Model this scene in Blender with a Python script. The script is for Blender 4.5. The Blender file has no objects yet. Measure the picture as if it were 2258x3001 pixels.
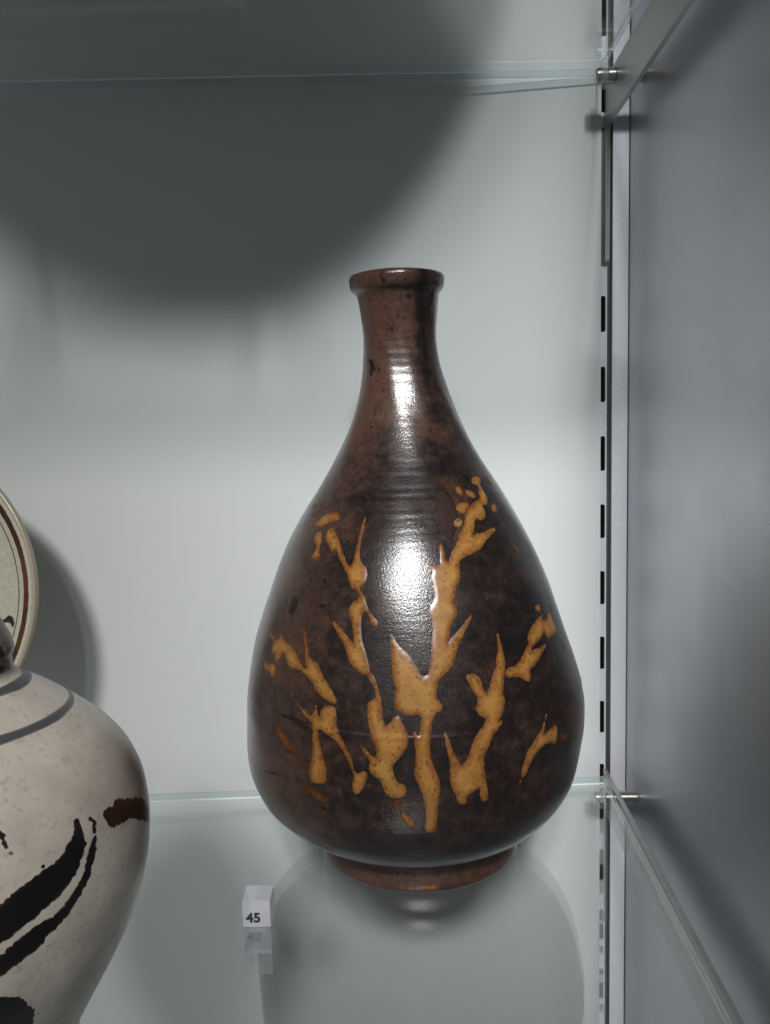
import bpy, bmesh, math, random
import numpy as np
from mathutils import Vector, Matrix
from mathutils.geometry import delaunay_2d_cdt

random.seed(7); RNG = np.random.default_rng(7)
scene = bpy.context.scene
COL = scene.collection

# ---------------------------------------------------------------- camera
def look_axes(yaw, pitch, roll):
    cy, sy, cp, sp = math.cos(yaw), math.sin(yaw), math.cos(pitch), math.sin(pitch)
    d = Vector((-sy * cp, cy * cp, -sp)); r = Vector((cy, sy, 0)); u = r.cross(d)
    cr, sr = math.cos(roll), math.sin(roll)
    return r * cr + u * sr, u * cr - r * sr, d
CAM_LOC = Vector((0.0, -0.603, 0.268))
rx, ux, dx = look_axes(0.0396, 0.1192, -0.029)
cam = bpy.data.cameras.new('camera'); cam_o = bpy.data.objects.new('camera', cam); COL.objects.link(cam_o)
cam.sensor_fit = 'VERTICAL'; cam.sensor_height = 36.0; cam.lens = 28.74
cam.clip_start = 0.01; cam.clip_end = 60
m = Matrix.Identity(4)
for i in range(3):
    m[i][0], m[i][1], m[i][2], m[i][3] = rx[i], ux[i], -dx[i], CAM_LOC[i]
cam_o.matrix_world = m
cam.dof.use_dof = True; cam.dof.focus_distance = 0.43; cam.dof.aperture_fstop = 32.0
scene.camera = cam_o

# ---------------------------------------------------------------- light
world = bpy.data.worlds.new('World'); scene.world = world; world.use_nodes = True
wb = world.node_tree.nodes['Background']
wb.inputs[0].default_value = (0.90, 0.96, 1.0, 1); wb.inputs[1].default_value = 0.128

def spot(name, loc, target, watts, angle, radius, col, blend=1.0):
    l = bpy.data.lights.new(name, 'SPOT'); l.energy = watts; l.spot_size = math.radians(angle); l.spot_blend = blend
    l.shadow_soft_size = radius; l.color = col
    o = bpy.data.objects.new(name, l); COL.objects.link(o); o.location = loc
    o.rotation_euler = (Vector(target) - Vector(loc)).to_track_quat('-Z', 'Y').to_euler()
    return o
# the gallery's ceiling track light, in front of and above the case
spot('ceiling_spotlight', (-0.25, -2.8, 2.2), (-0.20, 0.0, 0.11), 300, 16.5, 0.19, (1.0, 0.985, 0.965))
spot('ceiling_spotlight_far', (0.24, -2.8, 2.25), (0.25, 0.0, 0.17), 545, 15.6, 0.19, (0.98, 0.99, 1.0))

scene.view_settings.view_transform = 'Standard'; scene.view_settings.look = 'None'
scene.view_settings.exposure = 0.0; scene.view_settings.gamma = 1.0
scene.view_settings.use_curve_mapping = False
scene.render.engine = 'CYCLES'
scene.cycles.transparent_max_bounces = 24; scene.cycles.max_bounces = 10
scene.cycles.sample_clamp_indirect = 4.0

# ---------------------------------------------------------------- helpers
def tag(o, label=None, cat=None, group=None, kind=None):
    if label: o['label'] = label
    if cat: o['category'] = cat
    if group: o['group'] = group
    if kind: o['kind'] = kind
    return o

def empty(name, loc, label, cat, group=None):
    o = bpy.data.objects.new(name, None); COL.objects.link(o); o.location = loc; o.empty_display_size = 0.02
    return tag(o, label, cat, group)

def mesh_obj(name, verts, faces, mats, parent=None, smooth=False, mat_idx=None, attr=None, bevel=0.0):
    """verts in world coordinates; stored relative to the parent chain"""
    off = Vector((0, 0, 0)); p = parent
    while p is not None:
        off += p.location; p = p.parent
    me = bpy.data.meshes.new(name)
    va = np.asarray(verts, dtype=float) - np.array(off)
    me.from_pydata(va.tolist(), [], [tuple(int(i) for i in f) for f in faces])
    if not isinstance(mats, (list, tuple)): mats = [mats]
    for mt in mats: me.materials.append(mt)
    if mat_idx is not None: me.polygons.foreach_set('material_index', np.asarray(mat_idx, dtype=np.int32))
    if smooth: me.polygons.foreach_set('use_smooth', np.ones(len(me.polygons), dtype=bool))
    for k, v in (attr or {}).items():
        a = me.attributes.new(k, 'FLOAT', 'POINT'); a.data.foreach_set('value', np.asarray(v, dtype=np.float32))
    me.update()
    o = bpy.data.objects.new(name, me); COL.objects.link(o)
    if parent: o.parent = parent
    if bevel > 0:
        b = o.modifiers.new('bevel', 'BEVEL'); b.width = bevel; b.segments = 2; b.limit_method = 'ANGLE'
    return o

def box_geo(x0, x1, y0, y1, z0, z1):
    v = [(x0, y0, z0), (x1, y0, z0), (x1, y1, z0), (x0, y1, z0), (x0, y0, z1), (x1, y0, z1), (x1, y1, z1), (x0, y1, z1)]
    f = [(0, 3, 2, 1), (4, 5, 6, 7), (0, 1, 5, 4), (1, 2, 6, 5), (2, 3, 7, 6), (3, 0, 4, 7)]
    return v, f
def box(name, b, mat, parent=None, bevel=0.0):
    v, f = box_geo(*b); return mesh_obj(name, v, f, mat, parent, bevel=bevel)
def boxes(name, bs, mat, parent=None, bevel=0.0):
    V, F = [], []
    for b in bs:
        v, f = box_geo(*b); n = len(V); V += v; F += [tuple(i + n for i in q) for q in f]
    return mesh_obj(name, V, F, mat, parent, bevel=bevel)

def lathe_geo(prof, centre, axis='z', n=96, closed=False):
    """prof: list of (radius, height) along the axis"""
    V, F = [], []
    for (r, h) in prof:
        for k in range(n):
            a = 2 * math.pi * k / n; c, s = r * math.cos(a), r * math.sin(a)
            V.append((centre[0] + c, centre[1] + s, centre[2] + h) if axis == 'z' else (centre[0] + h, centre[1] + c, centre[2] + s))
    L = len(prof)
    for i in range(L if closed else L - 1):
        j = (i + 1) % L
        for k in range(n):
            k2 = (k + 1) % n
            F.append((i * n + k, i * n + k2, j * n + k2, j * n + k))
    if axis == 'x': pass
    return V, F

def pchip(zc, v, q):
    zc = np.asarray(zc, float); v = np.asarray(v, float); q = np.clip(np.asarray(q, float), zc[0], zc[-1])
    h = np.diff(zc); d = np.diff(v) / h; n = len(zc); mm = np.zeros(n)
    for i in range(1, n - 1):
        if d[i - 1] * d[i] > 0:
            w1 = 2 * h[i] + h[i - 1]; w2 = h[i] + 2 * h[i - 1]; mm[i] = (w1 + w2) / (w1 / d[i - 1] + w2 / d[i])
    mm[0], mm[-1] = d[0], d[-1]
    k = np.clip(np.searchsorted(zc, q) - 1, 0, n - 2); t = (q - zc[k]) / h[k]
    return (2*t**3 - 3*t*t + 1)*v[k] + (t**3 - 2*t*t + t)*h[k]*mm[k] + (-2*t**3 + 3*t*t)*v[k+1] + (t**3 - t*t)*h[k]*mm[k+1]

# ---------------------------------------------------------------- materials
class NT:
    def __init__(s, name):
        s.m = bpy.data.materials.new(name); s.m.use_nodes = True; s.t = s.m.node_tree; s.n = s.t.nodes; s.n.clear()
        s.out = s.n.new('ShaderNodeOutputMaterial')
    def node(s, typ, props=None, **inp):
        nd = s.n.new(typ)
        for k, v in (props or {}).items(): setattr(nd, k, v)
        for k, v in inp.items(): s.set(nd, k, v)
        return nd
    def set(s, nd, k, v):
        key = int(k[1:]) if k[0] == 'i' and k[1:].isdigit() else k.replace('_', ' ')
        sock = nd.inputs[key]
        if hasattr(v, 'is_output') or isinstance(v, bpy.types.NodeSocket): s.t.links.new(v, sock)
        elif isinstance(v, bpy.types.Node): s.t.links.new(v.outputs[0], sock)
        else:
            if isinstance(v, tuple) and len(v) == 3 and sock.type == 'RGBA': v = (*v, 1)
            sock.default_value = v
    def math(s, op, a, b=None, clamp=False):
        nd = s.n.new('ShaderNodeMath'); nd.operation = op; nd.use_clamp = clamp
        s.set(nd, 'i0', a)
        if b is not None: s.set(nd, 'i1', b)
        return nd
    def mix(s, f, a, b, mode='MIX'):
        nd = s.n.new('ShaderNodeMix'); nd.data_type = 'RGBA'; nd.blend_type = mode
        s.set(nd, 'i0', f); s.set(nd, 'i6', a); s.set(nd, 'i7', b)
        return nd.outputs[2]
    def ramp(s, f, stops):
        nd = s.n.new('ShaderNodeValToRGB'); s.set(nd, 'i0', f); e = nd.color_ramp.elements
        while len(e) < len(stops): e.new(0.5)
        for q, (p, c) in zip(e, stops):
            q.position = p; q.color = (*c, 1) if isinstance(c, tuple) else (c, c, c, 1)
        return nd.outputs[0]
    def coord(s, scale=(1, 1, 1), which='Object'):
        tc = s.n.new('ShaderNodeTexCoord'); mp = s.n.new('ShaderNodeMapping'); s.t.links.new(tc.outputs[which], mp.inputs[0])
        mp.inputs['Scale'].default_value = scale; return mp.outputs[0]
    def noise(s, vec, scale, detail=4, rough=0.55, dist=0.0):
        nd = s.node('ShaderNodeTexNoise', None, Vector=vec, Scale=scale, Detail=detail, Roughness=rough, Distortion=dist); return nd.outputs[0]
    def bump(s, h, strength, dist, normal=None):
        nd = s.node('ShaderNodeBump', None, Height=h, Strength=strength, Distance=dist)
        if normal is not None: s.set(nd, 'Normal', normal)
        return nd.outputs[0]
    def attr(s, name):
        nd = s.n.new('ShaderNodeAttribute'); nd.attribute_name = name; return nd.outputs['Fac']
    def principled(s, **k):
        p = s.node('ShaderNodeBsdfPrincipled', None, **k); s.t.links.new(p.outputs[0], s.out.inputs[0]); return p

def mat_plain(name, col, rough=0.5, metal=0.0, var=0.0, vscale=40, bump=0.0, bscale=600, spec=0.5, aniso=None):
    t = NT(name); co = t.coord(aniso or (1, 1, 1))
    c = col
    if var > 0:
        n = t.noise(co, vscale, 5)
        c = t.mix(t.ramp(n, [(0.3, 0.0), (0.7, 1.0)]), tuple(x * (1 - var) for x in col), tuple(min(1, x * (1 + var)) for x in col))
    p = t.principled(Base_Color=c, Roughness=rough, Metallic=metal, Specular_IOR_Level=spec)
    if bump > 0: t.set(p, 'Normal', t.bump(t.noise(co, bscale, 3), bump, 0.0004))
    return t.m

def mat_glass(name, tint, extra=None, ior_f0=0.043, rough=0.0, dust=0.0):
    """clear sheet: straight-through tinted transmission plus a Schlick mirror on each face"""
    t = NT(name)
    geo = t.n.new('ShaderNodeNewGeometry')
    dot = t.n.new('ShaderNodeVectorMath'); dot.operation = 'DOT_PRODUCT'
    t.t.links.new(geo.outputs['Incoming'], dot.inputs[0]); t.t.links.new(geo.outputs['Normal'], dot.inputs[1])
    c = t.math('ABSOLUTE', dot.outputs['Value']); 
    n = (1 + math.sqrt(ior_f0)) / (1 - math.sqrt(ior_f0))
    g = t.math('SQRT', t.math('ADD', t.math('MULTIPLY', c, c), n * n - 1))
    gm, gp = t.math('SUBTRACT', g, c), t.math('ADD', g, c)
    a = t.math('DIVIDE', gm, gp); a2 = t.math('MULTIPLY', a, a)
    b = t.math('DIVIDE', t.math('SUBTRACT', t.math('MULTIPLY', c, gp), 1.0), t.math('ADD', t.math('MULTIPLY', c, gm), 1.0))
    F = t.math('MULTIPLY', t.math('MULTIPLY', a2, 0.5), t.math('ADD', t.math('MULTIPLY', b, b), 1.0), True)
    tr = t.node('ShaderNodeBsdfTransparent', None, Color=tint)
    gl = t.node('ShaderNodeBsdfGlossy', None, Color=(1, 1, 1), Roughness=rough)
    base = tr
    if extra:
        base = t.node('ShaderNodeMixShader', None, i0=extra[0], i1=tr, i2=t.node('ShaderNodeBsdfDiffuse', None, Color=extra[1]))
    if dust > 0:
        n = t.noise(t.coord(), 900, 2); sp = t.ramp(n, [(0.70, 0.0), (0.78, 1.0)])
        base = t.node('ShaderNodeMixShader', None, i0=t.math('MULTIPLY', sp, dust), i1=base, i2=t.node('ShaderNodeBsdfDiffuse', None, Color=(0.8, 0.8, 0.8)))
    mx = t.node('ShaderNodeMixShader', None, i0=F, i1=base, i2=gl)
    t.t.links.new(mx.outputs[0], t.out.inputs[0])
    return t.m

def mat_panel():
    t = NT('back_panel_lacquer'); co = t.coord()
    n = t.noise(co, 3.0, 4)
    col = t.mix(t.ramp(n, [(0.3, 0.0), (0.7, 1.0)]), (0.615, 0.640, 0.637), (0.635, 0.656, 0.658))
    t.principled(Base_Color=col, Roughness=t.ramp(t.noise(co, 9, 6, 0.7), [(0.3, 0.08), (0.7, 0.17)]), Specular_IOR_Level=0.45, Normal=t.bump(t.noise(co, 420, 3), 0.06, 0.0003))
    return t.m

def mat_side():
    t = NT('satin_side_panel'); co = t.coord((1, 1, 60))
    g = t.noise(co, 25, 4)
    p = t.principled(Base_Color=t.mix(g, (0.55, 0.57, 0.60), (0.61, 0.63, 0.66)), Roughness=t.ramp(t.noise(t.coord(), 7, 6, 0.7), [(0.3, 0.30), (0.7, 0.42)]), Metallic=0.70,
                     Normal=t.bump(t.noise(t.coord(), 900, 3), 0.06, 0.0003))
    return t.m

def mat_tenmoku():
    """dark iron glaze: near-black breaking to brown, freckled and orange-peeled"""
    t = NT('tenmoku_glaze'); co = t.coord(); cs = t.coord((1, 1, 2.2))
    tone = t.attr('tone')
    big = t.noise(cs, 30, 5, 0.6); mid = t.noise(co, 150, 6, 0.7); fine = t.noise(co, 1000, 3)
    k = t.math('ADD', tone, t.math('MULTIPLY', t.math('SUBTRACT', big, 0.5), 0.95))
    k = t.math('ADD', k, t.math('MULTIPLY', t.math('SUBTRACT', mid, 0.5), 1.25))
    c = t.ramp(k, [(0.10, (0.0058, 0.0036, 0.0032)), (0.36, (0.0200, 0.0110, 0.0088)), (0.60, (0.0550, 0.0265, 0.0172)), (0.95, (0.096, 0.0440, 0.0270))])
    spots = t.ramp(t.noise(co, 240, 3, 0.6), [(0.63, 0.0), (0.70, 1.0)])
    c = t.mix(t.math('MULTIPLY', spots, 0.8), c, (0.004, 0.0026, 0.0026))
    c = t.mix(t.math('MULTIPLY', t.ramp(fine, [(0.36, 1.0), (0.58, 0.0)]), 0.50), c, (0.004, 0.0026, 0.0026))
    b1 = t.bump(t.noise(t.coord((1, 1, 6)), 34, 4, 0.6), 0.11, 0.0012)
    b2 = t.bump(t.noise(co, 820, 4, 0.65), 0.34, 0.00040, b1)
    rr = t.ramp(mid, [(0.3, 0.27), (0.7, 0.40)])
    t.principled(Base_Color=c, Roughness=rr, Specular_IOR_Level=0.38, Normal=b2, Coat_Weight=0.75, Coat_Roughness=0.135, Coat_Normal=b2)
    return t.m

def mat_slip(name, body, rust, rough=0.30):
    """trailed ochre glaze: rusty at its edges and tips, freckled with iron"""
    t = NT(name); co = t.coord(); e = t.attr('edge')
    n = t.noise(co, 190, 5, 0.65); f = t.noise(co, 520, 4, 0.65); w = t.noise(co, 105, 5, 0.65); g = t.noise(co, 42, 3)
    k = t.math('ADD', e, t.math('MULTIPLY', t.math('SUBTRACT', n, 0.5), 1.3))
    c = t.ramp(k, [(0.0, tuple(a * 0.32 for a in rust)), (0.14, rust), (0.52, tuple(0.5 * a + 0.5 * b for a, b in zip(rust, body))), (1.0, body)])
    c = t.mix(t.math('MULTIPLY', t.ramp(w, [(0.46, 0.0), (0.66, 1.0)]), 0.80), c, tuple(0.35 * a + 0.65 * b for a, b in zip(body, rust)))
    c = t.mix(t.math('MULTIPLY', t.ramp(g, [(0.52, 0.0), (0.75, 1.0)]), 0.40), c, tuple(a * b for a, b in zip(body, (0.85, 1.08, 1.25))))
    c = t.mix(t.math('MULTIPLY', t.ramp(t.math('ADD', f, t.math('MULTIPLY', t.math('SUBTRACT', 1.0, e), 0.09)), [(0.58, 0.0), (0.66, 1.0)]), 0.85), c, tuple(a * 0.75 for a in rust))
    t.principled(Base_Color=c, Roughness=rough, Specular_IOR_Level=0.5, Normal=t.bump(n, 0.22, 0.0005))
    return t.m

M_PANEL = mat_panel(); M_SIDE = mat_side()
M_GLASS = mat_glass('clear_glass', (0.978, 0.992, 0.986), ior_f0=0.115, dust=0.05)
M_GEDGE = mat_glass('green_glass_edge', (0.80, 0.90, 0.89), extra=(0.04, (0.55, 0.72, 0.70)))
M_ACRYL = mat_glass('clear_acrylic', (0.975, 0.98, 0.985), ior_f0=0.04)
M_ACEDGE = mat_glass('acrylic_cut_edge', (0.86, 0.90, 0.92), extra=(0.75, (0.85, 0.90, 0.90)), rough=0.15)
M_ARRIS = mat_glass('glint_glass_arris', (0.80, 0.92, 0.91), extra=(0.75, (0.90, 0.98, 0.98)), rough=0.3)  # white in the chamfer colour imitates light caught by the polished edge
M_RING = mat_glass('clear_silicone', (0.90, 0.92, 0.92), extra=(0.16, (0.8, 0.82, 0.82)), rough=0.1)
M_STEEL = mat_plain('satin_steel', (0.60, 0.59, 0.565), 0.24, 1.0, var=0.06, vscale=200, bump=0.05, bscale=900)
M_BRACK = mat_plain('brushed_steel_bracket', (0.43, 0.43, 0.42), 0.36, 0.85, var=0.05, vscale=60, bump=0.05, bscale=800)
M_SILVER = mat_plain('silver_paint', (0.74, 0.755, 0.795), 0.42, 0.12, var=0.05, vscale=500, bump=0.45, bscale=700)
M_UPR = mat_plain('zinc_upright', (0.70, 0.71, 0.74), 0.38, 0.3, var=0.05, vscale=300, bump=0.15, bscale=700)
M_GROOVE = mat_plain('dark_groove', (0.10, 0.105, 0.105), 0.45, 0.4, var=0.2, vscale=60)
M_BLACK = mat_plain('black_void', (0.006, 0.006, 0.007), 0.8)
M_TEN = mat_tenmoku()
M_OCHRE = mat_slip('ochre_trailed_glaze', (0.345, 0.170, 0.040), (0.165, 0.056, 0.0125))
M_RUST = mat_slip('rust_trailed_glaze', (0.155, 0.055, 0.012), (0.060, 0.019, 0.006))
M_PALE = mat_slip('pale_trailed_glaze', (0.42, 0.27, 0.10), (0.15, 0.05, 0.012))
M_DARKSLIP = mat_slip('black_glaze_drip', (0.0055, 0.0036, 0.0034), (0.020, 0.0110, 0.0085), rough=0.28)
M_BROWNSLIP = mat_slip('brown_glaze_window', (0.038, 0.0195, 0.0150), (0.014, 0.008, 0.0065), rough=0.3)
M_REDSLIP = mat_slip('bare_red_clay_patch', (0.13, 0.040, 0.025), (0.05, 0.020, 0.012), rough=0.45)

# ================================================================ the case
XP, XC = 0.1348, 0.1550            # edge of the back panel, face of the side panel
tag(box('back_wall', (-0.95, XP, 0.0, 0.0009, -0.75, 1.25), M_PANEL), kind='structure')
tag(box('side_wall', (XC, XC + 0.004, -0.62, 0.03, -0.75, 1.25), M_SIDE), kind='structure')

# slotted upright behind the panel's edge
UX0, UX1, UY = 0.1255, 0.1393, 0.0010
up = empty('slotted_upright', (UX0, UY, -0.75), 'pale metal upright with a column of dark slots in the back corner', 'shelf upright')
SX0, SX1, PITCH, SH, ZTOP = 0.1300, 0.13820, 0.05, 0.0252, 0.3473
bs = [(UX0, SX0, UY, UY + 0.0015, -0.75, 1.25), (SX1, UX1, UY, UY + 0.0015, -0.75, 1.25)]
tops = [ZTOP + PITCH * i for i in range(-21, 18)]
zb = -0.75
corner = []
for zt in tops:
    bs.append((SX0, SX1, UY, UY + 0.0015, zb, zt - SH)); zb = zt
    for zz, s in ((zt, -1), (zt - SH, 1)):
        corner.append((zz, s))
bs.append((SX0, SX1, UY, UY + 0.0015, zb, 1.25))
V, F = [], []
for b in bs:
    v, f = box_geo(*b); n = len(V); V += v; F += [tuple(i + n for i in q) for q in f]
CR_ = 0.0013
for zz, s in corner:                # rounded inner corners of each slot
    n = len(V); arc = [(SX1 - CR_ + CR_ * math.cos(a), zz + s * (CR_ - CR_ * math.sin(a))) for a in np.linspace(0, math.pi / 2, 5)]
    ring = [(SX1, zz)] + arc
    for (x, z) in ring: V.append((x, UY + 0.0001, z))
    F.append(tuple(range(n, n + len(ring))))
mesh_obj('slotted_face', V, F, M_UPR, up)
box('channel_back', (UX0, UX1 - 0.0005, UY + 0.016, UY + 0.018, -0.75, 1.25), M_BLACK, up)
boxes('channel_side', [(UX1 - 0.0012, UX1, UY + 0.0016, UY + 0.016, -0.75, 1.25)], M_BLACK, up)
boxes('slot_lip', [(UX1 - 0.0011, UX1 - 0.0002, UY - 0.0009, UY, -0.75, 1.25)], M_SILVER, up)
tag(box('corner_groove', (UX1 + 0.0001, 0.1434, 0.0100, 0.0120, -0.75, 1.25), M_GROOVE), 'dark recessed groove between the slotted upright and the silver strip', 'groove')
tag(box('corner_strip', (0.1431, XC - 0.0005, 0.0012, 0.0095, -0.75, 1.25), M_SILVER, bevel=0.0004), 'plain silver painted strip in the back corner of the case', 'trim strip')

# glass shelves: real sheets, their back edge running slightly out of square with the wall
def shelf(name, zb, th, back_r, back_l, front, label):
    xl, xr, ch = -0.62, 0.1322, 0.0008
    sl = (back_l - back_r) / (xr + 0.30)       # back edge offset per metre, going left
    def ring(ins, z):
        return [(xl + ins, front + ins, z), (xr - ins, front + ins, z), (xr - ins, -back_r - ins, z), (xl + ins, -(back_r + sl * (xr - xl)) - ins, z)]
    V = ring(ch, zb) + ring(0, zb + ch) + ring(0, zb + th - ch) + ring(ch, zb + th)
    F = [(3, 2, 1, 0), (12, 13, 14, 15)]; mi = [0, 0]
    for lev in range(3):
        for k in range(4):
            a, b = lev * 4 + k, lev * 4 + (k + 1) % 4
            F.append((a, b, b + 4, a + 4)); mi.append(1 if lev == 1 else 2)
    o = mesh_obj(name, V, F, [M_GLASS, M_GEDGE, M_ARRIS], None, mat_idx=mi)
    return tag(o, label, 'glass shelf', 'glass shelves of the case')
ZU, TH = 0.4930, 0.0060
shelf('glass_shelf', ZU, TH, 0.0040, 0.0300, -0.352, 'upper glass shelf, seen from below above the dark bottle')
shelf('glass_shelf', -TH, TH, 0.0255, 0.0530, -0.340, 'lower glass shelf on which the dark bottle stands')

# cantilever brackets with support pins
BX0, BX1 = 0.1368, 0.1402
def bracket(ztop, label):
    r = empty('shelf_bracket', (BX0, 0.0, ztop), label, 'shelf bracket', 'shelf brackets in the right corner')
    H = 0.031
    prof = [(0.0, ztop), (-0.335, ztop), (-0.335, ztop - 0.020), (-0.30, ztop - H), (-0.0035, ztop - H), (-0.0035, ztop - 0.122), (0.0, ztop - 0.125)]
    V = [(BX0, y, z) for y, z in prof] + [(BX1, y, z) for y, z in prof]; n = len(prof)
    F = [tuple(range(n)), tuple(range(2 * n - 1, n - 1, -1))] + [(i, i + n, (i + 1) % n + n, (i + 1) % n) for i in range(n)]
    mesh_obj('arm', V, F, M_BRACK, r, bevel=0.0003)
    for i in range(2):
        box('hook', (BX0 + 0.0002, BX1 - 0.0025, 0.0002, UY + 0.008, ztop - 0.120 + 0.05 * i, ztop - 0.105 + 0.05 * i), M_BRACK, r)
    box('recess_shade_strip', (0.1349, BX0 - 0.0001, 0.0001, 0.0008, ztop - 0.124, ztop - H), M_GROOVE, r)  # added dark strip, stands in for the shadow in the recess beside the bracket
    for y in (-0.030, -0.285):
        zc = ztop - 0.0082; R_ = 0.0050
        c = (0.0, y, zc)
        v, f = lathe_geo([(0.0, 0.1238), (R_ - 0.0008, 0.1238), (R_, 0.1246), (R_, 0.1290), (R_ - 0.0003, 0.1292), (R_ - 0.0003, 0.1312), (R_, 0.1314), (R_, BX0 - 0.0003), (R_ - 0.0005, BX0)], c, 'x', 40)
        pin = mesh_obj('support_pin', v, f, M_STEEL, r, smooth=False)
        rr = 0.0080
        v, f = lathe_geo([(R_ + 0.0001, 0.1272), (rr - 0.0012, 0.1272), (rr, 0.1284), (rr, 0.1300), (rr - 0.0012, 0.1318), (R_ + 0.0001, 0.1318)], c, 'x', 14, closed=True)
        mesh_obj('silicone_ring', v, f, M_RING, pin)
        v, f = lathe_geo([(R_ - 0.0005, BX1), (R_, BX1 + 0.0003), (R_, XC - 0.0006), (R_ - 0.0004, XC - 0.0001), (0.0, XC - 0.0001)], c, 'x', 40)
        mesh_obj('spacer_pin', v, f, M_STEEL, r, smooth=False)
    for o in r.children:
        if o.name.startswith(('support_pin', 'spacer_pin')):
            o.data.polygons.foreach_set('use_smooth', np.ones(len(o.data.polygons), dtype=bool))
            try: o.data.set_sharp_from_angle(angle=math.radians(35))
            except Exception: pass
    return r
bracket(ZU - 0.0002, 'steel bracket arm under the right end of the upper glass shelf')
bracket(-TH - 0.0002, 'steel bracket arm under the right end of the lower glass shelf')

# ================================================================ surfaces of revolution with painted strokes
def chaikin(P, n=1):
    P = np.asarray(P, float)
    for _ in range(n):
        Q = np.roll(P, -1, 0); P = np.stack([0.86 * P + 0.14 * Q, 0.14 * P + 0.86 * Q], 1).reshape(-1, 2)
    return P
def resample(P, step):
    out = []
    for a, b in zip(P, np.roll(P, -1, 0)):
        L = np.hypot(*(b - a)); k = max(1, int(math.ceil(L / step)))
        for i in range(k): out.append(a + (b - a) * i / k)
    return np.array(out)
def edge_dist(P, B):
    A, C = B, np.roll(B, -1, 0); d = np.full(len(P), 1e9)
    for a, c in zip(A, C):
        v = c - a; L2 = max(v @ v, 1e-16); t = np.clip(((P - a) @ v) / L2, 0, 1)
        d = np.minimum(d, np.hypot(*(P - a - t[:, None] * v).T))
    return d
def stroke_mesh(name, flat, surf, rref, thick, mat, parent, step=0.0011, ramp=0.0022, jitter=0.00010, grow=0.00016):
    """flat = [theta*10 deg, z*10 mm, ...]; draped as raised glaze over surf(theta, z, lift)"""
    A = np.array(flat, float).reshape(-1, 2); P = np.stack([np.radians(A[:, 0] / 10) * rref, A[:, 1] / 1e4], 1)
    P = chaikin(P, 1)
    T_ = np.roll(P, -1, 0) - np.roll(P, 1, 0); T_ /= np.linalg.norm(T_, axis=1)[:, None] + 1e-12
    area = 0.5 * np.sum(P[:, 0] * np.roll(P[:, 1], -1) - np.roll(P[:, 0], -1) * P[:, 1]); sg = 1.0 if area > 0 else -1.0
    P = P + sg * grow * np.stack([T_[:, 1], -T_[:, 0]], 1)
    P = resample(P, step); P = P + RNG.normal(0, jitter, P.shape)
    lo, hi = P.min(0), P.max(0)
    gx, gy = np.meshgrid(np.arange(lo[0], hi[0], step * 1.05), np.arange(lo[1], hi[1], step * 1.05))
    G = np.stack([gx.ravel(), gy.ravel()], 1) + RNG.normal(0, step * 0.12, (gx.size, 2))
    x, y = G.T; ins = np.zeros(len(G), bool)
    for a, b in zip(P, np.roll(P, -1, 0)):
        cr = (a[1] > y) != (b[1] > y)
        with np.errstate(divide='ignore', invalid='ignore'):
            ins ^= cr & (x < (b[0] - a[0]) * (y - a[1]) / (b[1] - a[1] + 1e-18) + a[0])
    G = G[ins]
    if len(G): G = G[edge_dist(G, P) > step * 0.45]
    allp = np.concatenate([P, G]) if len(G) else P
    S = 1000.0                     # triangulate in millimetres
    res = delaunay_2d_cdt([Vector((float(a), float(b))) for a, b in allp * S], [], [list(range(len(P)))], 1, 1e-4)
    W = np.array([(v.x, v.y) for v in res[0]]) / S; faces = [tuple(f) for f in res[2]]
    d = edge_dist(W, P)
    t = np.clip(d / ramp, 0, 1); prof = t * t * (3 - 2 * t)
    lift = -0.00003 + thick * (0.20 * np.clip(d / 0.0005, 0, 1) + 0.80 * prof) * (0.92 + 0.16 * np.sin(W[:, 1] * 260 + W[:, 0] * 190))
    V3 = surf(W[:, 0] / rref, W[:, 1], lift)
    return mesh_obj(name, V3, faces, mat, parent, smooth=True, attr={'edge': np.clip(d / 0.0042, 0, 1)})

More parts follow.
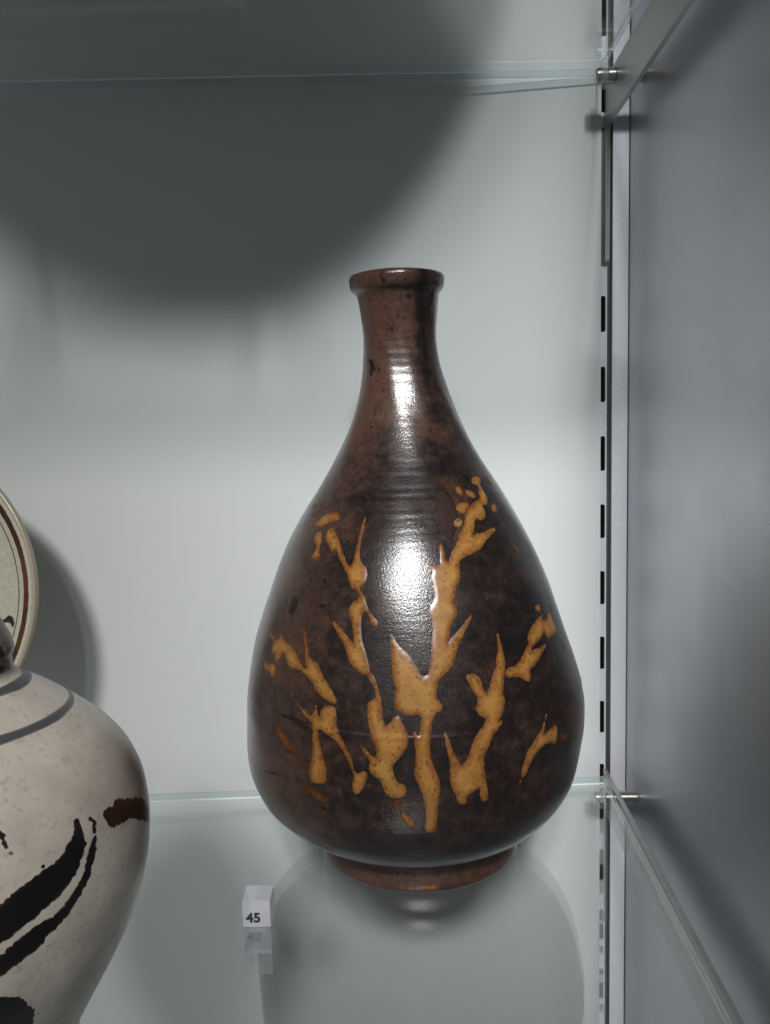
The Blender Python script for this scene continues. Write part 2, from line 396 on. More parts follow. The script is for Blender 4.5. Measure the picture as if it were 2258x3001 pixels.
STROKES_BOTTLE = [[0,[-442,2299,-398,2316,-342,2314,-338,2291,-378,2267,-373,2240,-370,2205,-397,2168,-443,2162,-444,2126,-473,2097,-508,2089,-525,2102,-547,2092,-567,2050,-585,2027,-539,2028,-477,2039,-411,2050,-413,2041,-465,2018,-517,1993,-560,1955,-617,1934,-656,1920,-678,1907,-690,1872,-689,1829,-711,1790,-726,1743,-735,1715,-727,1684,-731,1643,-748,1621,-758,1581,-766,1541,-773,1515,-758,1540,-730,1572,-700,1615,-668,1658,-666,1653,-692,1596,-714,1552,-730,1513,-745,1467,-757,1421,-760,1412,-773,1390,-794,1363,-809,1341,-818,1302,-821,1263,-812,1239,-806,1221,-811,1198,-826,1190,-837,1164,-844,1129,-850,1076,-854,1018,-851,958,-839,906,-827,845,-826,798,-829,733,-828,666,-828,597,-833,570,-851,570,-864,587,-862,629,-862,690,-868,737,-874,784,-887,830,-897,870,-901,916,-896,967,-893,1009,-897,1055,-900,1102,-902,1144,-896,1120,-884,1078,-878,1113,-873,1149,-871,1173,-884,1187,-902,1177,-919,1185,-933,1201,-947,1216,-948,1256,-944,1291,-946,1336,-952,1388,-955,1435,-959,1512,-965,1579,-956,1565,-937,1524,-916,1489,-896,1465,-881,1428,-866,1386,-855,1365,-843,1369,-835,1396,-830,1449,-824,1519,-819,1575,-819,1581,-820,1628,-828,1670,-822,1699,-804,1733,-803,1774,-808,1834,-800,1870,-826,1889,-825,1904,-807,1900,-788,1890,-767,1897,-762,1939,-757,1993,-750,2002,-744,1974,-741,1919,-730,1906,-712,1947,-683,1981,-657,2028,-622,2068,-597,2115,-566,2151,-518,2179,-470,2194,-431,2204,-432,2231,-397,2262,-437,2278]],[0,[-1322,2021,-1320,2056,-1289,2071,-1257,2045,-1219,2004,-1184,1945,-1140,1882,-1130,1912,-1126,1961,-1125,2028,-1122,2083,-1116,2138,-1107,2134,-1108,2077,-1108,2029,-1106,1980,-1103,1944,-1091,1911,-1070,1891,-1059,1855,-1064,1816,-1077,1797,-1085,1779,-1074,1762,-1060,1738,-1052,1706,-1040,1674,-1020,1646,-1004,1617,-1011,1601,-1025,1607,-1039,1642,-1053,1672,-1064,1667,-1069,1634,-1063,1569,-1054,1517,-1041,1477,-1028,1424,-1024,1390,-1010,1368,-999,1328,-993,1280,-987,1255,-985,1208,-983,1151,-977,1129,-963,1145,-952,1171,-940,1180,-932,1171,-927,1144,-918,1120,-912,1085,-913,1055,-925,1009,-940,973,-957,947,-961,915,-954,882,-947,850,-926,837,-919,804,-925,775,-942,767,-963,769,-981,794,-988,833,-1003,865,-1020,885,-1029,907,-1025,944,-1030,965,-1045,999,-1057,1032,-1063,1046,-1037,1012,-1023,985,-1011,974,-1005,993,-1012,1038,-1022,1090,-1029,1132,-1031,1204,-1028,1241,-1014,1253,-1003,1262,-1006,1299,-1015,1327,-1026,1355,-1033,1374,-1048,1368,-1066,1392,-1083,1408,-1093,1423,-1101,1446,-1112,1481,-1130,1527,-1154,1562,-1176,1601,-1184,1618,-1178,1621,-1157,1601,-1129,1569,-1107,1542,-1088,1515,-1089,1549,-1098,1596,-1111,1636,-1120,1683,-1107,1717,-1089,1734,-1083,1749,-1098,1775,-1122,1782,-1133,1809,-1149,1850,-1172,1885,-1201,1926,-1228,1967,-1238,1953,-1260,1958,-1276,1981,-1309,2003]],[0,[-1454,2079,-1419,2096,-1401,2130,-1364,2139,-1322,2152,-1280,2145,-1260,2120,-1279,2107,-1318,2098,-1355,2082,-1382,2063,-1436,2068]],[1,[-1633,2163,-1537,2182,-1490,2162,-1542,2148]],[1,[-1555,2143,-1474,2137,-1439,2117,-1471,2107,-1525,2112]],[1,[-1507,2181,-1458,2188,-1439,2163,-1468,2158]],[1,[-1448,2192,-1398,2196,-1374,2174,-1387,2154,-1426,2171]],[0,[-1402,2013,-1388,2043,-1356,2040,-1332,2007,-1333,1975,-1327,1951,-1310,1927,-1317,1901,-1342,1894,-1367,1914,-1357,1941,-1351,1967,-1386,1989]],[0,[-1516,1474,-1498,1484,-1466,1471,-1445,1454,-1421,1469,-1425,1494,-1413,1501,-1394,1477,-1364,1467,-1331,1444,-1302,1420,-1286,1393,-1270,1366,-1251,1366,-1260,1381,-1267,1423,-1277,1471,-1293,1523,-1299,1556,-1293,1558,-1276,1515,-1262,1468,-1249,1433,-1227,1407,-1206,1400,-1195,1371,-1180,1338,-1164,1306,-1144,1269,-1130,1231,-1133,1210,-1150,1214,-1168,1228,-1191,1244,-1209,1263,-1219,1294,-1236,1314,-1254,1333,-1273,1346,-1295,1346,-1320,1345,-1343,1363,-1365,1401,-1380,1403,-1389,1377,-1406,1349,-1417,1358,-1419,1383,-1444,1388,-1462,1408,-1448,1433]],[0,[-1489,1311,-1480,1331,-1451,1323,-1411,1337,-1398,1306,-1401,1270,-1420,1266,-1439,1285,-1458,1270,-1478,1289]],[1,[-1494,1396,-1494,1387,-1502,1378,-1514,1373,-1527,1374,-1536,1380,-1536,1390,-1527,1400,-1513,1405,-1501,1404]],[0,[-1310,1224,-1295,1213,-1272,1179,-1246,1157,-1222,1134,-1210,1149,-1207,1193,-1205,1237,-1200,1195,-1196,1153,-1188,1135,-1183,1172,-1172,1195,-1155,1203,-1134,1198,-1129,1151,-1127,1102,-1113,1057,-1097,1013,-1081,968,-1075,918,-1069,883,-1058,882,-1046,898,-1033,893,-1033,860,-1042,819,-1054,783,-1067,770,-1075,791,-1075,831,-1073,865,-1080,897,-1093,946,-1108,993,-1124,1025,-1141,1045,-1166,1062,-1189,1077,-1189,1056,-1184,1015,-1176,974,-1169,924,-1161,873,-1160,826,-1166,799,-1192,790,-1214,785,-1221,816,-1222,870,-1212,922,-1207,977,-1210,1025,-1209,1068,-1216,1103,-1241,1126,-1266,1162,-1295,1200]],[1,[-1381,1054,-1366,1045,-1338,1025,-1312,999,-1289,957,-1259,916,-1236,882,-1226,863,-1234,858,-1260,881,-1290,908,-1312,908,-1340,946,-1358,964,-1368,1005]],[1,[-1309,829,-1288,806,-1262,777,-1232,764,-1209,772,-1191,753,-1173,740,-1150,735,-1148,705,-1160,690,-1186,694,-1217,722,-1246,739,-1267,768]],[1,[-1019,824,-1020,815,-1023,809,-1027,809,-1030,813,-1032,822,-1031,830,-1027,836,-1023,837,-1020,832]],[1,[-954,757,-942,760,-934,745,-936,698,-946,684,-955,710]],[0,[-936,682,-925,688,-908,672,-893,631,-892,603,-906,606,-924,637]],[0,[-590,2268,-560,2273,-541,2246,-558,2227,-583,2228,-594,2243]],[0,[-533,2255,-483,2248,-457,2226,-466,2207,-501,2207,-523,2225]],[0,[-641,2163,-614,2186,-561,2195,-536,2187,-545,2168,-579,2139,-604,2134,-622,2146]],[0,[-390,2147,-339,2165,-331,2147,-354,2123,-384,2121]],[2,[-619,2089,-628,2076,-643,2069,-658,2070,-668,2079,-669,2093,-660,2106,-645,2114,-629,2112,-619,2103]],[1,[-250,2306,-217,2304,-202,2260,-238,2256,-267,2276]],[1,[-364,1938,-341,1938,-311,1891,-323,1883,-363,1907]],[1,[-828,2012,-830,2005,-835,2000,-841,2000,-845,2005,-847,2013,-844,2021,-839,2025,-834,2025,-829,2020]],[1,[-839,1932,-841,1925,-844,1921,-848,1921,-851,1925,-851,1932,-850,1939,-847,1944,-843,1943,-840,1939]],[1,[-869,2115,-872,2107,-881,2101,-893,2102,-901,2107,-905,2116,-901,2124,-892,2130,-881,2129,-872,2124]],[1,[-205,1556,-204,1540,-212,1531,-225,1534,-236,1545,-242,1562,-242,1577,-235,1586,-224,1584,-212,1573]],[1,[-186,1331,-194,1320,-207,1316,-218,1319,-226,1330,-227,1344,-222,1356,-212,1362,-198,1358,-188,1346]],[0,[-328,1593,-334,1581,-346,1575,-360,1577,-369,1587,-371,1600,-365,1611,-354,1617,-340,1615,-330,1606]],[0,[-589,1571,-585,1566,-583,1505,-577,1435,-580,1380,-587,1334,-600,1284,-610,1239,-607,1208,-616,1167,-631,1135,-646,1110,-627,1118,-623,1113,-646,1078,-665,1048,-677,1015,-688,982,-699,948,-698,902,-693,854,-689,806,-680,750,-680,713,-693,707,-704,724,-708,772,-713,794,-729,772,-746,757,-746,716,-760,710,-774,733,-777,764,-791,800,-800,847,-799,893,-802,965,-807,1019,-810,1072,-812,1120,-808,1113,-801,1070,-794,1029,-786,987,-775,948,-766,923,-755,937,-744,972,-734,1012,-723,1051,-704,1088,-688,1114,-682,1137,-688,1145,-705,1167,-709,1192,-699,1220,-697,1249,-710,1275,-714,1311,-723,1341,-718,1361,-700,1363,-683,1345,-674,1320,-675,1285,-667,1260,-650,1285,-639,1324,-617,1372,-610,1413,-601,1441,-595,1495]],[0,[-331,1561,-315,1559,-338,1533,-327,1523,-303,1521,-284,1549,-255,1539,-251,1496,-235,1441,-271,1427,-318,1432,-338,1419,-343,1448,-351,1471,-374,1453,-406,1438,-445,1425,-455,1409,-413,1407,-363,1410,-357,1401,-399,1376,-437,1345,-456,1329,-483,1320,-485,1283,-495,1265,-511,1268,-527,1289,-534,1300,-556,1304,-581,1313,-585,1330,-579,1350,-567,1358,-547,1356,-521,1376,-500,1400,-476,1431,-460,1451,-462,1477,-452,1491,-424,1521,-376,1545]],[0,[-434,1135,-431,1127,-449,1083,-468,1034,-481,980,-451,995,-424,1003,-412,991,-414,956,-417,916,-429,902,-456,924,-479,929,-500,913,-520,889,-537,850,-549,809,-562,788,-571,751,-578,751,-577,771,-569,791,-570,839,-559,888,-551,924,-526,966,-507,996,-488,1012,-465,1065]],[1,[-410,953,-382,944,-348,916,-363,890,-401,903]],[0,[-895,35,-876,50,-831,51,-804,43,-812,25,-854,22]],[0,[-963,38,-933,48,-929,33,-956,27]],[1,[-660,36,-638,64,-592,74,-560,60,-575,49,-621,51,-647,27]],[3,[-504,3415,-341,3429,-218,3391,-295,3340,-383,3289,-401,3227,-478,3222,-494,3245,-447,3287,-413,3342,-378,3384]],[3,[-818,3343,-767,3349,-706,3353,-720,3319,-755,3312,-804,3329]],[3,[-1015,3414,-1032,3403,-1060,3397,-1085,3397,-1094,3405,-1091,3417,-1082,3430,-1062,3437,-1038,3436,-1020,3427]],[3,[-767,3417,-772,3410,-786,3406,-804,3406,-819,3410,-824,3417,-818,3425,-804,3429,-786,3429,-772,3424]],[3,[-555,3190,-486,3198,-479,3082,-459,2970,-545,2942,-582,3011,-567,3115]],[3,[-989,3154,-995,3146,-1009,3141,-1025,3141,-1038,3147,-1042,3156,-1035,3164,-1021,3169,-1005,3169,-993,3163]],[3,[-1170,3087,-1177,3082,-1197,3079,-1221,3080,-1241,3084,-1249,3089,-1241,3093,-1220,3096,-1196,3095,-1177,3092]],[3,[-1474,2998,-1377,3002,-1297,2972,-1332,2910,-1385,2883,-1398,2946]],[3,[-1348,1105,-1315,1112,-1271,1110,-1230,1092,-1215,1066,-1229,1055,-1259,1063,-1302,1085,-1344,1087]],[3,[-1419,1696,-1387,1707,-1364,1676,-1366,1624,-1387,1594,-1418,1605,-1417,1645]],[3,[-1212,1684,-1215,1676,-1226,1669,-1240,1667,-1252,1670,-1258,1677,-1255,1686,-1245,1692,-1230,1695,-1218,1691]],[3,[-1233,1805,-1233,1794,-1239,1786,-1248,1785,-1257,1791,-1263,1801,-1263,1812,-1256,1819,-1247,1821,-1238,1815]],[3,[-1310,1803,-1311,1797,-1316,1793,-1324,1792,-1332,1794,-1336,1800,-1335,1806,-1330,1810,-1322,1811,-1314,1809]],[3,[-1159,2017,-1157,2011,-1161,2004,-1169,2000,-1178,2000,-1184,2004,-1185,2011,-1181,2017,-1173,2021,-1165,2021]],[3,[-1488,710,-1399,757,-1327,778,-1293,782,-1298,769,-1351,754,-1422,728,-1483,701]],[3,[-1286,573,-1291,548,-1298,529,-1304,525,-1303,540,-1300,565,-1296,589,-1291,605,-1287,607,-1285,595]],[3,[-1154,658,-1158,650,-1166,646,-1175,647,-1182,653,-1184,660,-1179,668,-1171,672,-1162,671,-1155,666]],[3,[-1089,656,-1090,650,-1093,647,-1097,646,-1100,648,-1102,652,-1100,657,-1097,661,-1094,662,-1090,660]],[4,[-733,2269,-684,2277,-638,2245,-629,2187,-627,2130,-669,2041,-700,1983,-726,2027,-752,2077,-761,2152]],[4,[-321,2126,-280,2121,-278,2052,-320,2017,-351,2049,-342,2094]],[5,[-1177,38,-1091,59,-1076,32,-1129,7,-1191,8]]]
STROKES_JAR = [[0,[-552,1114,-528,1131,-479,1155,-427,1176,-385,1192,-347,1206,-324,1232,-299,1251,-287,1283,-273,1298,-272,1275,-269,1242,-267,1208,-278,1181,-294,1151,-314,1119,-343,1097,-385,1068,-426,1049,-464,1028,-501,1011,-523,999,-560,987]],[0,[-269,1261,-256,1274,-237,1280,-222,1271,-213,1248,-224,1217,-235,1173,-234,1162,-256,1117,-277,1079,-298,1048,-330,1009,-366,977,-400,949,-416,939,-400,948,-443,918,-481,899,-518,880,-555,860,-551,940,-539,951,-503,973,-466,996,-435,1012,-398,1012,-359,1035,-319,1072,-293,1107,-275,1146,-251,1192,-239,1206,-227,1239,-231,1262,-243,1270,-262,1258]],[1,[-178,1262,-143,1263,-117,1263,-107,1272,-70,1257,13,1213,78,1169,130,1114,130,1042,80,1070,20,1114,-32,1155,-67,1173,-110,1184,-134,1192,-148,1190,-164,1202,-174,1226,-182,1244]],[0,[-518,1349,-502,1349,-489,1337,-488,1323,-493,1314,-487,1292,-480,1268,-490,1271,-499,1294,-508,1319,-519,1341]],[0,[-565,790,-531,771,-486,740,-462,689,-436,631,-434,563,-450,531,-571,622]],[0,[-395,1198,-396,1194,-399,1191,-405,1190,-410,1192,-412,1195,-412,1200,-408,1202,-403,1203,-398,1201]],[1,[-151,1863,-72,1848,-58,1825,-69,1802,-192,1804]],[0,[-176,1780,-43,1765,-18,1751,-71,1746,-187,1753]],[1,[-259,1578,-264,1576,-270,1576,-276,1577,-280,1579,-279,1582,-274,1583,-267,1584,-261,1582,-258,1580]],[1,[106,1487,100,1488,98,1491,98,1494,102,1497,109,1497,115,1496,117,1493,117,1490,112,1488]]]

# ---------------------------------------------------------------- the dark bottle
PROF = np.array([[0.0,60.4,-3.5],[1.0,61.2,-3.5],[4.0,61.6,-3.5],[12.0,61.0,-3.5],[15.2,60.6,-3.5],[16.3,59.0,-3.5],[19.0,58.7,-3.5],[21.5,59.9,-3.7],[22.6,64.5,-4.2],[23.6,73.0,-4.7],[26.0,79.3,-5.2],[30.0,84.4,-5.7],[36.0,90.4,-6.1],[43.0,95.4,-6.6],[57.2,100.6,-6.6],[69.4,102.2,-6.0],[81.7,102.7,-5.0],[94.9,102.6,-4.6],[108.2,100.9,-4.9],[122.5,97.6,-5.6],[136.8,93.7,-6.2],[151.1,89.2,-6.0],[166.4,83.8,-5.6],[181.7,77.6,-5.7],[197.0,70.4,-5.8],[212.4,61.6,-5.7],[226.7,52.4,-5.5],[240.9,43.6,-5.8],[255.2,36.2,-5.9],[269.5,30.2,-6.1],[283.8,25.7,-6.5],[298.1,22.7,-7.2],[312.4,21.6,-7.5],[324.7,22.5,-7.6],[332.8,23.3,-7.7],[336.6,23.9,-8.0],[338.2,25.3,-8.2],[339.9,26.8,-8.3],[342.0,27.5,-8.3],[345.4,27.8,-8.3],[347.2,27.3,-8.3],[348.1,26.6,-8.5],[348.4,25.6,-8.5]]) / 1000.0
PZ, PR, PX = PROF.T; BY = -0.11104; BXC = -0.0050
def bottle_surf(th, z, lift=0.0, base=None):
    th = np.asarray(th, float); z = np.asarray(z, float)
    r = pchip(PZ, PR, z); cx = pchip(PZ, PX, z)
    k = np.clip((z - 0.03) / 0.02, 0, 1)
    w = 0.00005 * (np.sin(z * 1010 + 1.6 * np.sin(z * 140) + 0.4 * np.sin(th)) + 0.7 * np.sin(z * 1730 + 1)) * np.exp(-((z - 0.222) / 0.020) ** 2)          # throwing rings
    w = w + 0.000035 * np.sin(z * 1150 + 2.0 * np.sin(z * 83)) * np.clip((z - 0.25) / 0.03, 0, 1)
    w = w + 0.00055 * np.exp(-((z - 0.1072 - 0.0006 * np.sin(th * 2)) / 0.0008) ** 2) * (0.6 + 0.4 * np.sin(th * 3 + 1))   # seam of the two halves
    w = w + k * (0.00030 * np.sin(3 * th + z * 31) + 0.00022 * np.sin(5 * th - z * 47 + 1) + 0.00012 * np.sin(11 * th + z * 120))
    rr = r + w + lift
    return np.stack([cx + rr * np.cos(th), BY + rr * np.sin(th), z], -1)
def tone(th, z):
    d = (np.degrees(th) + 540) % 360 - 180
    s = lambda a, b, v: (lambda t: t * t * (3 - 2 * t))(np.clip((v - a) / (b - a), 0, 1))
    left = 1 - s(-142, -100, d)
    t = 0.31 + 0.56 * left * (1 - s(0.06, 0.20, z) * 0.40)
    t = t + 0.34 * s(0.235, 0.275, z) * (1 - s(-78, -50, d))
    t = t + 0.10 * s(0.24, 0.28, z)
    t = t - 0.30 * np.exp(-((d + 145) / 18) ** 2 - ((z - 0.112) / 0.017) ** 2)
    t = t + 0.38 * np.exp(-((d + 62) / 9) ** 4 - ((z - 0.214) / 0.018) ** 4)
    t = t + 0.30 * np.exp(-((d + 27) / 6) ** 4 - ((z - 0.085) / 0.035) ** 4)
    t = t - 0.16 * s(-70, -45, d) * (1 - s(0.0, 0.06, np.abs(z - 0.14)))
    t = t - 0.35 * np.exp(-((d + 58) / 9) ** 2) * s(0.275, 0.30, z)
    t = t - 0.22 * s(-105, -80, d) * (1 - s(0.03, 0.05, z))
    t = t + 0.55 * (1 - s(0.018, 0.023, z))  # browner foot, also lightened in colour for light reaching under the belly
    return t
bottle = empty('ceramic_bottle', (BXC, BY, 0.0), 'dark brown glazed ceramic bottle painted with ochre branches, standing on the lower shelf', 'bottle')
def rev(name, z0, z1, nz, parent, mat, nth=400, close_top=None, close_bot=None):
    zs = np.linspace(z0, z1, nz); ths = np.linspace(0, 2 * np.pi, nth + 1)[:-1]
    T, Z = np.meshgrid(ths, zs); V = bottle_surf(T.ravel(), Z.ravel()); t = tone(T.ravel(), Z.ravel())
    F = []
    for i in range(nz - 1):
        a = np.arange(nth) + i * nth; b = (np.arange(nth) + 1) % nth + i * nth
        F += np.stack([a, b, b + nth, a + nth], 1).tolist()
    V = V.tolist(); t = t.tolist()
    for where, rings in (('top', close_top), ('bot', close_bot)):
        if rings is None: continue
        base = (nz - 1) * nth if where == 'top' else 0
        z_edge = z1 if where == 'top' else z0
        cx = float(pchip(PZ, PX, z_edge)); prev = base
        for (r, dz) in rings:
            n = len(V)
            for th in ths: V.append((cx + r * math.cos(th), BY + r * math.sin(th), z_edge + dz)); t.append(0.45)
            for k in range(nth):
                k2 = (k + 1) % nth; q = (prev + k, prev + k2, n + k2, n + k)
                F.append(q if where == 'top' else q[::-1])
            prev = n
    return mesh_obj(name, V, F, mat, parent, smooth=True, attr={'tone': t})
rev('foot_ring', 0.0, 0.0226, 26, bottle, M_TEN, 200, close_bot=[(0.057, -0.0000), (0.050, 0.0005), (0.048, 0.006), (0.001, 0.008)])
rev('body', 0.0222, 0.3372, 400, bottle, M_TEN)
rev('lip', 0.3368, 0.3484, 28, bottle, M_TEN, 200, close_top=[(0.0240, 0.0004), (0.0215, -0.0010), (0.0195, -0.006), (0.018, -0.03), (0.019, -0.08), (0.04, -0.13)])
for kind, flat in STROKES_BOTTLE:
    stroke_mesh('brushstroke', flat, bottle_surf, 0.092, (0.00040, 0.00030, 0.0005, 0.00012, 0.00010, 0.00006)[kind], (M_OCHRE, M_RUST, M_PALE, M_DARKSLIP, M_BROWNSLIP, M_REDSLIP)[kind], bottle)

# ---------------------------------------------------------------- the cream bottle at the left
def mat_cream():
    t = NT('cream_glaze'); co = t.coord(); tn = t.attr('tone')
    n = t.noise(co, 60, 6, 0.66); f = t.noise(co, 420, 4, 0.6)
    c = t.mix(t.ramp(n, [(0.35, 0.0), (0.7, 1.0)]), (0.66, 0.605, 0.52), (0.52, 0.47, 0.40))
    c = t.mix(tn, c, (0.13, 0.095, 0.078))
    c = t.mix(t.math('MULTIPLY', t.ramp(f, [(0.56, 0.0), (0.68, 1.0)]), 0.45), c, (0.25, 0.21, 0.18))
    t.principled(Base_Color=c, Roughness=0.33, Specular_IOR_Level=0.5, Normal=t.bump(t.noise(co, 160, 3), 0.10, 0.0006))
    return t.m
def mat_ink(name, dark, light, edge=(0.30, 0.255, 0.21)):
    t = NT(name); co = t.coord(); n = t.noise(co, 130, 5, 0.65); e = t.attr('edge')
    k = t.math('ADD', e, t.math('MULTIPLY', n, 1.3))
    t.principled(Base_Color=t.ramp(k, [(0.50, edge), (0.66, light), (0.98, dark)]), Roughness=0.34, Specular_IOR_Level=0.45)
    return t.m
M_CREAM = mat_cream()
M_INK = mat_ink('iron_black_brushwork', (0.007, 0.006, 0.006), (0.035, 0.020, 0.014))
M_BROWN = mat_ink('iron_brown_brushwork', (0.030, 0.011, 0.007), (0.060, 0.026, 0.015))
M_GREY = mat_ink('grey_banding', (0.085, 0.088, 0.092), (0.20, 0.197, 0.190), (0.36, 0.335, 0.30))
JP = np.array([[0,36],[5,37],[12,34.4],[22,36.5],[32,41.4],[49.7,51.5],[57.2,55.6],[69.7,61.8],[82.2,66.0],[94.7,68.7],[107.2,69.6],[119.7,68.4],[132.2,64.2],[143,57],[153,46.8],[161.3,36.9],[167.2,28.9],[171.3,22.8],[174.7,21.4],[178,21.3],[181.3,22.4],[184.7,21.8],[188.8,20.2],[193,18.4]]) / 1000
JX, JY = -0.18099, -0.303
def jar_surf(th, z, lift=0.0):
    r = pchip(JP[:, 0], JP[:, 1], z) + lift + 0.00018 * np.sin(3 * th + z * 40)
    return np.stack([JX + r * np.cos(th), JY + r * np.sin(th), z + 0 * th], -1)
jar = empty('brushed_bottle', (JX, JY, 0.0), 'cream glazed round bottle with black brush strokes at the left edge, nearest the camera', 'bottle')
zs = np.linspace(0, 0.193, 220); ths = np.linspace(0, 2 * np.pi, 257)[:-1]; T, Z = np.meshgrid(ths, zs)
V = jar_surf(T.ravel(), Z.ravel()); d = (np.degrees(T.ravel()) + 540) % 360 - 180; zz = Z.ravel()
tn = 0.75 * np.exp(-((d - 16) / 20) ** 2 - ((zz - 0.127) / 0.013) ** 2) + 0.30 * np.exp(-((d + 15) / 30) ** 2 - ((zz - 0.130) / 0.016) ** 2) + 0.92 * np.clip((zz - 0.1715) / 0.003, 0, 1)
F = []
for i in range(219):
    a = np.arange(256) + i * 256; b = (np.arange(256) + 1) % 256 + i * 256
    F += np.stack([a, b, b + 256, a + 256], 1).tolist()
V = V.tolist(); tn = list(np.clip(tn, 0, 1)); prev = 219 * 256
for r, z in ((0.0160, 0.1945), (0.0135, 0.192), (0.0125, 0.176), (0.03, 0.15)):
    n = len(V)
    for th in ths: V.append((JX + r * math.cos(th), JY + r * math.sin(th), z)); tn.append(0.3)
    F += [(prev + k, prev + (k + 1) % 256, n + (k + 1) % 256, n + k) for k in range(256)]; prev = n
n = len(V); V.append((JX, JY, 0.002)); tn.append(0)
F += [((k + 1) % 256, k, n) for k in range(256)]
mesh_obj('body', V, F, M_CREAM, jar, smooth=True, attr={'tone': tn})
for kind, flat in STROKES_JAR:
    stroke_mesh('brushstroke', flat, jar_surf, 0.066, 0.00010, (M_INK, M_BROWN)[kind], jar, step=0.0011, ramp=0.0009, jitter=0.00026, grow=0.00045)
for zc, w in ((0.1690, 0.0021), (0.1573, 0.0023)):
    ths2 = np.linspace(0, 2 * np.pi, 361)[:-1]; V = []; e = []; F = []
    for j in range(5):
        u = j / 4 * 2 - 1
        ww = w * (1 + 0.18 * np.sin(ths2 * 2 + zc * 900) + 0.10 * np.sin(ths2 * 7 + 2))
        V += jar_surf(ths2, zc + u * ww / 2, 0.00012 * (1 - u * u) + 0.00001).tolist(); e += [0.8 * (1 - abs(u))] * 360
    for j in range(4):
        for k in range(360): F.append((j * 360 + k, j * 360 + (k + 1) % 360, (j + 1) * 360 + (k + 1) % 360, (j + 1) * 360 + k))
    mesh_obj('painted_ring', V, F, M_GREY, jar, smooth=True, attr={'edge': e})

# ---------------------------------------------------------------- the plate behind it
def mat_plate():
    t = NT('oatmeal_glaze_plate'); co = t.coord(); r = t.attr('rad')
    wob = t.math('MULTIPLY', t.math('SUBTRACT', t.noise(co, 260, 4), 0.5), 0.0011)
    rr = t.math('ADD', r, wob)
    n = t.noise(co, 500, 4, 0.6); big = t.noise(co, 30, 4)
    base = t.mix(t.ramp(n, [(0.4, 0.0), (0.65, 1.0)]), (0.44, 0.43, 0.335), (0.53, 0.525, 0.43))
    def band(a, b):
        return t.math('MULTIPLY', t.math('GREATER_THAN', rr, a), t.math('LESS_THAN', rr, b))
    brown = t.mix(t.ramp(big, [(0.4, 0.0), (0.6, 1.0)]), (0.055, 0.018, 0.010), (0.13, 0.050, 0.014))
    c = t.mix(band(0.0985, 0.1028), base, brown)
    c = t.mix(band(0.0940, 0.0949), c, (0.11, 0.045, 0.015))
    c = t.mix(t.math('GREATER_THAN', rr, 0.1052), c, (0.36, 0.315, 0.235))
    t.principled(Base_Color=c, Roughness=0.22, Specular_IOR_Level=0.5, Normal=t.bump(t.noise(co, 350, 3), 0.15, 0.0005))
    return t.m
M_PLATE = mat_plate()
PC = Vector((-0.3545, -0.088, 0.1560)); LEAN = math.radians(12)
plate = empty('plate', (PC.x, PC.y - 0.02, PC.z - 0.105), 'cream plate with brown rings near its rim, standing behind the cream bottle', 'plate')
pp = [(0.0, 0.000), (0.055, 0.000), (0.078, 0.0035), (0.090, 0.0085), (0.098, 0.0125), (0.1045, 0.0158), (0.1074, 0.0160), (0.1086, 0.0140), (0.1080, 0.0115), (0.098, 0.0060), (0.085, -0.0005), (0.070, -0.0065), (0.060, -0.0080), (0.059, -0.0120), (0.054, -0.0120), (0.053, -0.0080), (0.0, -0.0080)]
fine = []
for (a, b) in zip(pp, pp[1:]):
    for i in range(4): fine.append((a[0] + (b[0] - a[0]) * i / 4, a[1] + (b[1] - a[1]) * i / 4))
fine.append(pp[-1])
nv = Vector((0, -math.cos(LEAN), math.sin(LEAN))); uv = Vector((1, 0, 0)); wv = Vector((0, math.sin(LEAN), math.cos(LEAN)))
V, F, rad, N = [], [], [], 200
for (r, h) in fine:
    for k in range(N):
        a = 2 * math.pi * k / N; q = PC + uv * (r * math.cos(a)) + wv * (r * math.sin(a)) + nv * (h - 0.008); V.append(tuple(q)); rad.append(r if h > -0.001 or r > 0.1 else 0.09)
for i in range(len(fine) - 1):
    for k in range(N): F.append((i * N + k, i * N + (k + 1) % N, (i + 1) * N + (k + 1) % N, (i + 1) * N + k))
mesh_obj('dish', V, F, M_PLATE, plate, smooth=True, attr={'rad': rad})
def plate_pt(dxr, dzr, h): return PC + uv * dxr + wv * dzr + nv * (h - 0.008)
mot = [(0.083, -0.014), (0.0865, -0.0115), (0.0895, -0.0125), (0.0915, -0.0165), (0.0905, -0.0195), (0.088, -0.0165), (0.085, -0.0158), (0.080, -0.017), (0.078, -0.0155)]
V = [tuple(plate_pt(a, b, 0.0035 + max(0, math.hypot(a, b) - 0.078) * 0.45 + 0.0004)) for a, b in mot]
mesh_obj('brushstroke', V, [tuple(range(len(mot)))], M_BROWN, plate, attr={'edge': [0.2] * len(mot)})
# its clear stand: base, sloped back and front lip
st = empty('plate_stand', (PC.x, -0.09, 0.0), 'clear acrylic stand under the cream plate with brown rings', 'plate stand')
box('base', (PC.x - 0.045, PC.x + 0.045, -0.135, -0.055, 0.0004, 0.0034), M_ACRYL, st)
bz = PC - wv * 0.1075
box('ledge', (PC.x - 0.04, PC.x + 0.04, bz.y - 0.030, bz.y + 0.014, bz.z - 0.0035, bz.z - 0.0008), M_ACRYL, st)
for s in (-1, 1):
    x = PC.x + s * 0.036
    box('leg', (x - 0.002, x + 0.002, bz.y - 0.012, bz.y + 0.012, 0.0036, bz.z - 0.0037), M_ACRYL, st)
V = []
for x in (PC.x - 0.03, PC.x + 0.03):
    for (h, w) in ((-0.0205, -0.1045), (-0.0235, -0.1045), (-0.0235, 0.02), (-0.0205, 0.02)): V.append(tuple(PC + uv * (x - PC.x) + wv * w + nv * (h - 0.0002)))
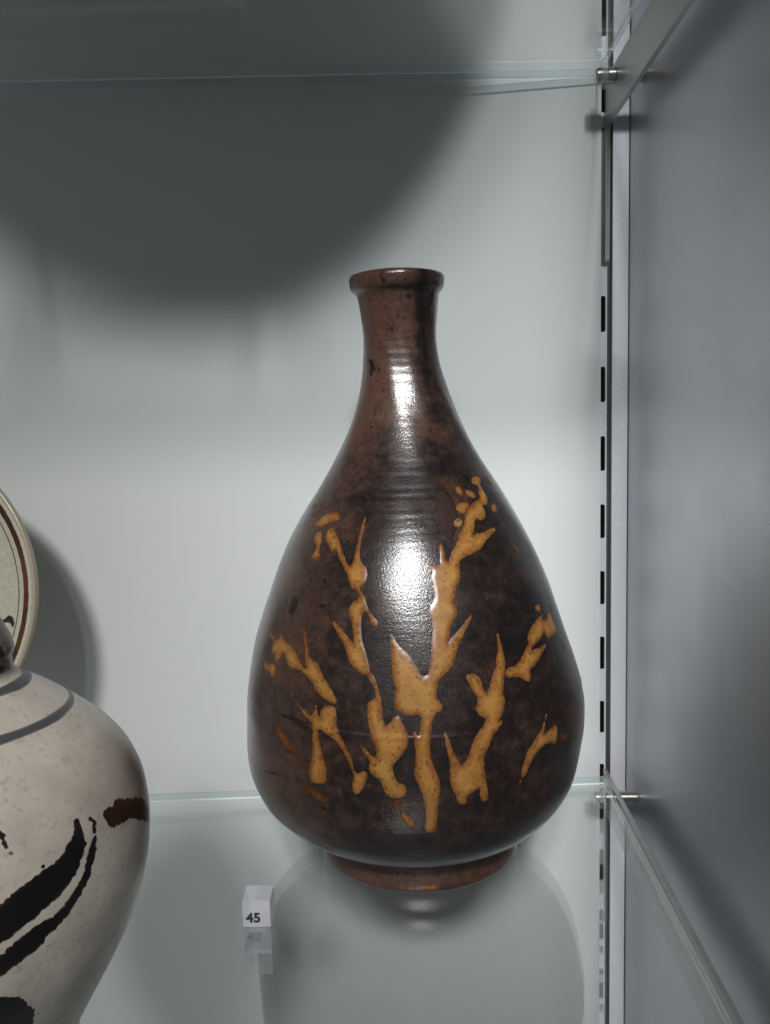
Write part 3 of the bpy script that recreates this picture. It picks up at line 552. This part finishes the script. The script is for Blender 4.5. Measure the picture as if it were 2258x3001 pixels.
mesh_obj('back_rest', V, [(0, 1, 2, 3), (7, 6, 5, 4), (0, 4, 5, 1), (1, 5, 6, 2), (2, 6, 7, 3), (3, 7, 4, 0)], M_ACRYL, st)

# ---------------------------------------------------------------- number cube
M_CUBE = mat_glass('frosted_acrylic_block', (0.90, 0.90, 0.93), extra=(0.34, (0.88, 0.87, 0.91)), ior_f0=0.05, rough=0.12)
M_PRINT = mat_plain('black_print', (0.008, 0.008, 0.012), 0.5)
CL = (-0.09751, -0.20235)
S_ = 0.0148; ROT = math.radians(1.5)
cb = empty('number_block', (CL[0], CL[1], 0.0), 'small frosted acrylic block printed 45 beside the dark bottle', 'number block')
V, F = box_geo(0, S_, 0, S_ * 0.98, 0.0002, S_ + 0.0002)
rot = lambda p: (CL[0] + p[0] * math.cos(ROT) - p[1] * math.sin(ROT), CL[1] + p[0] * math.sin(ROT) + p[1] * math.cos(ROT), p[2])
mesh_obj('block', [rot(p) for p in V], F, M_CUBE, cb, bevel=0.00025)
fc = bpy.data.curves.new('number', 'FONT'); fc.body = '45'; fc.size = 0.0073; fc.offset = 0.00030; fc.extrude = 0.00004; fc.space_character = 1.06
tmp = bpy.data.objects.new('number_tmp', fc); COL.objects.link(tmp)
dg = bpy.context.evaluated_depsgraph_get(); me = bpy.data.meshes.new_from_object(tmp.evaluated_get(dg))
bpy.data.objects.remove(tmp)
tv = [v.co.copy() for v in me.vertices]; tf = [tuple(p.vertices) for p in me.polygons]
bpy.data.meshes.remove(me)
mesh_obj('number', [rot((0.0020 + v.x, -0.0001 - v.z * 0.5, 0.0031 + v.y)) for v in tv], tf, M_PRINT, cb)

# ---------------------------------------------------------------- bowl on a clear riser, on the upper shelf
ZS = ZU + TH
rs = empty('acrylic_riser', (-0.178, -0.2, ZS), 'clear acrylic riser standing on the upper glass shelf', 'riser')
RZ = 0.045; RXL, RXR, RYB, RYF = -0.278, -0.0920, -0.0814, -0.310
def sheet(name, b):
    v, f = box_geo(*b); dims = [b[1] - b[0], b[3] - b[2], b[5] - b[4]]; ax = dims.index(min(dims))
    mi = []
    for q in f:
        c = np.array([v[i] for i in q]); mi.append(0 if np.ptp(c[:, ax]) < 1e-9 else 1)
    return mesh_obj(name, v, f, [M_ACRYL, M_ACEDGE], rs, mat_idx=mi)
sheet('base_sheet', (RXL, RXR, RYB - 0.03, RYB, ZS + 0.0003, ZS + 0.0053))
sheet('top_sheet', (RXL, RXR, RYF, RYB, ZS + RZ, ZS + RZ + 0.005))
sheet('leg', (RXR - 0.005, RXR, RYF, RYB, ZS + 0.0056, ZS + RZ - 0.0002))
sheet('leg', (RXL, RXL + 0.005, RYF, RYB, ZS + 0.0056, ZS + RZ - 0.0002))
def mat_bowl():
    t = NT('grey_iron_glaze'); co = t.coord(); n = t.noise(co, 60, 5)
    t.principled(Base_Color=t.mix(n, (0.05, 0.045, 0.045), (0.11, 0.095, 0.09)), Roughness=0.2, Normal=t.bump(t.noise(co, 380, 3), 0.35, 0.0006))
    return t.m
BC = (-0.148, -0.246, ZS + RZ + 0.0052)
bw = empty('round_jar', BC, 'large round jar above the upper shelf, known by its round shadow on the back panel', 'jar')
HJ, RJ = 0.372, 0.232
bp = [(0.0, 0.006), (0.062, 0.006), (0.064, 0.0), (0.070, 0.0)]
for i in range(1, 40):
    u = i / 40; a = -math.pi / 2 + 0.34 + u * (math.pi - 0.34 - 0.42)
    bp.append((RJ * math.cos(a), 0.198 + 0.198 * math.sin(a) * 0.99))
bp += [(0.090, 0.380), (0.089, 0.396), (0.094, 0.404), (0.090, 0.408), (0.083, 0.402), (0.080, 0.376), (0.15, 0.31), (0.19, 0.19), (0.12, 0.04), (0.0, 0.02)]
v, f = lathe_geo(bp, BC, 'z', 160)
mesh_obj('vessel', v, f, mat_bowl(), bw, smooth=True)
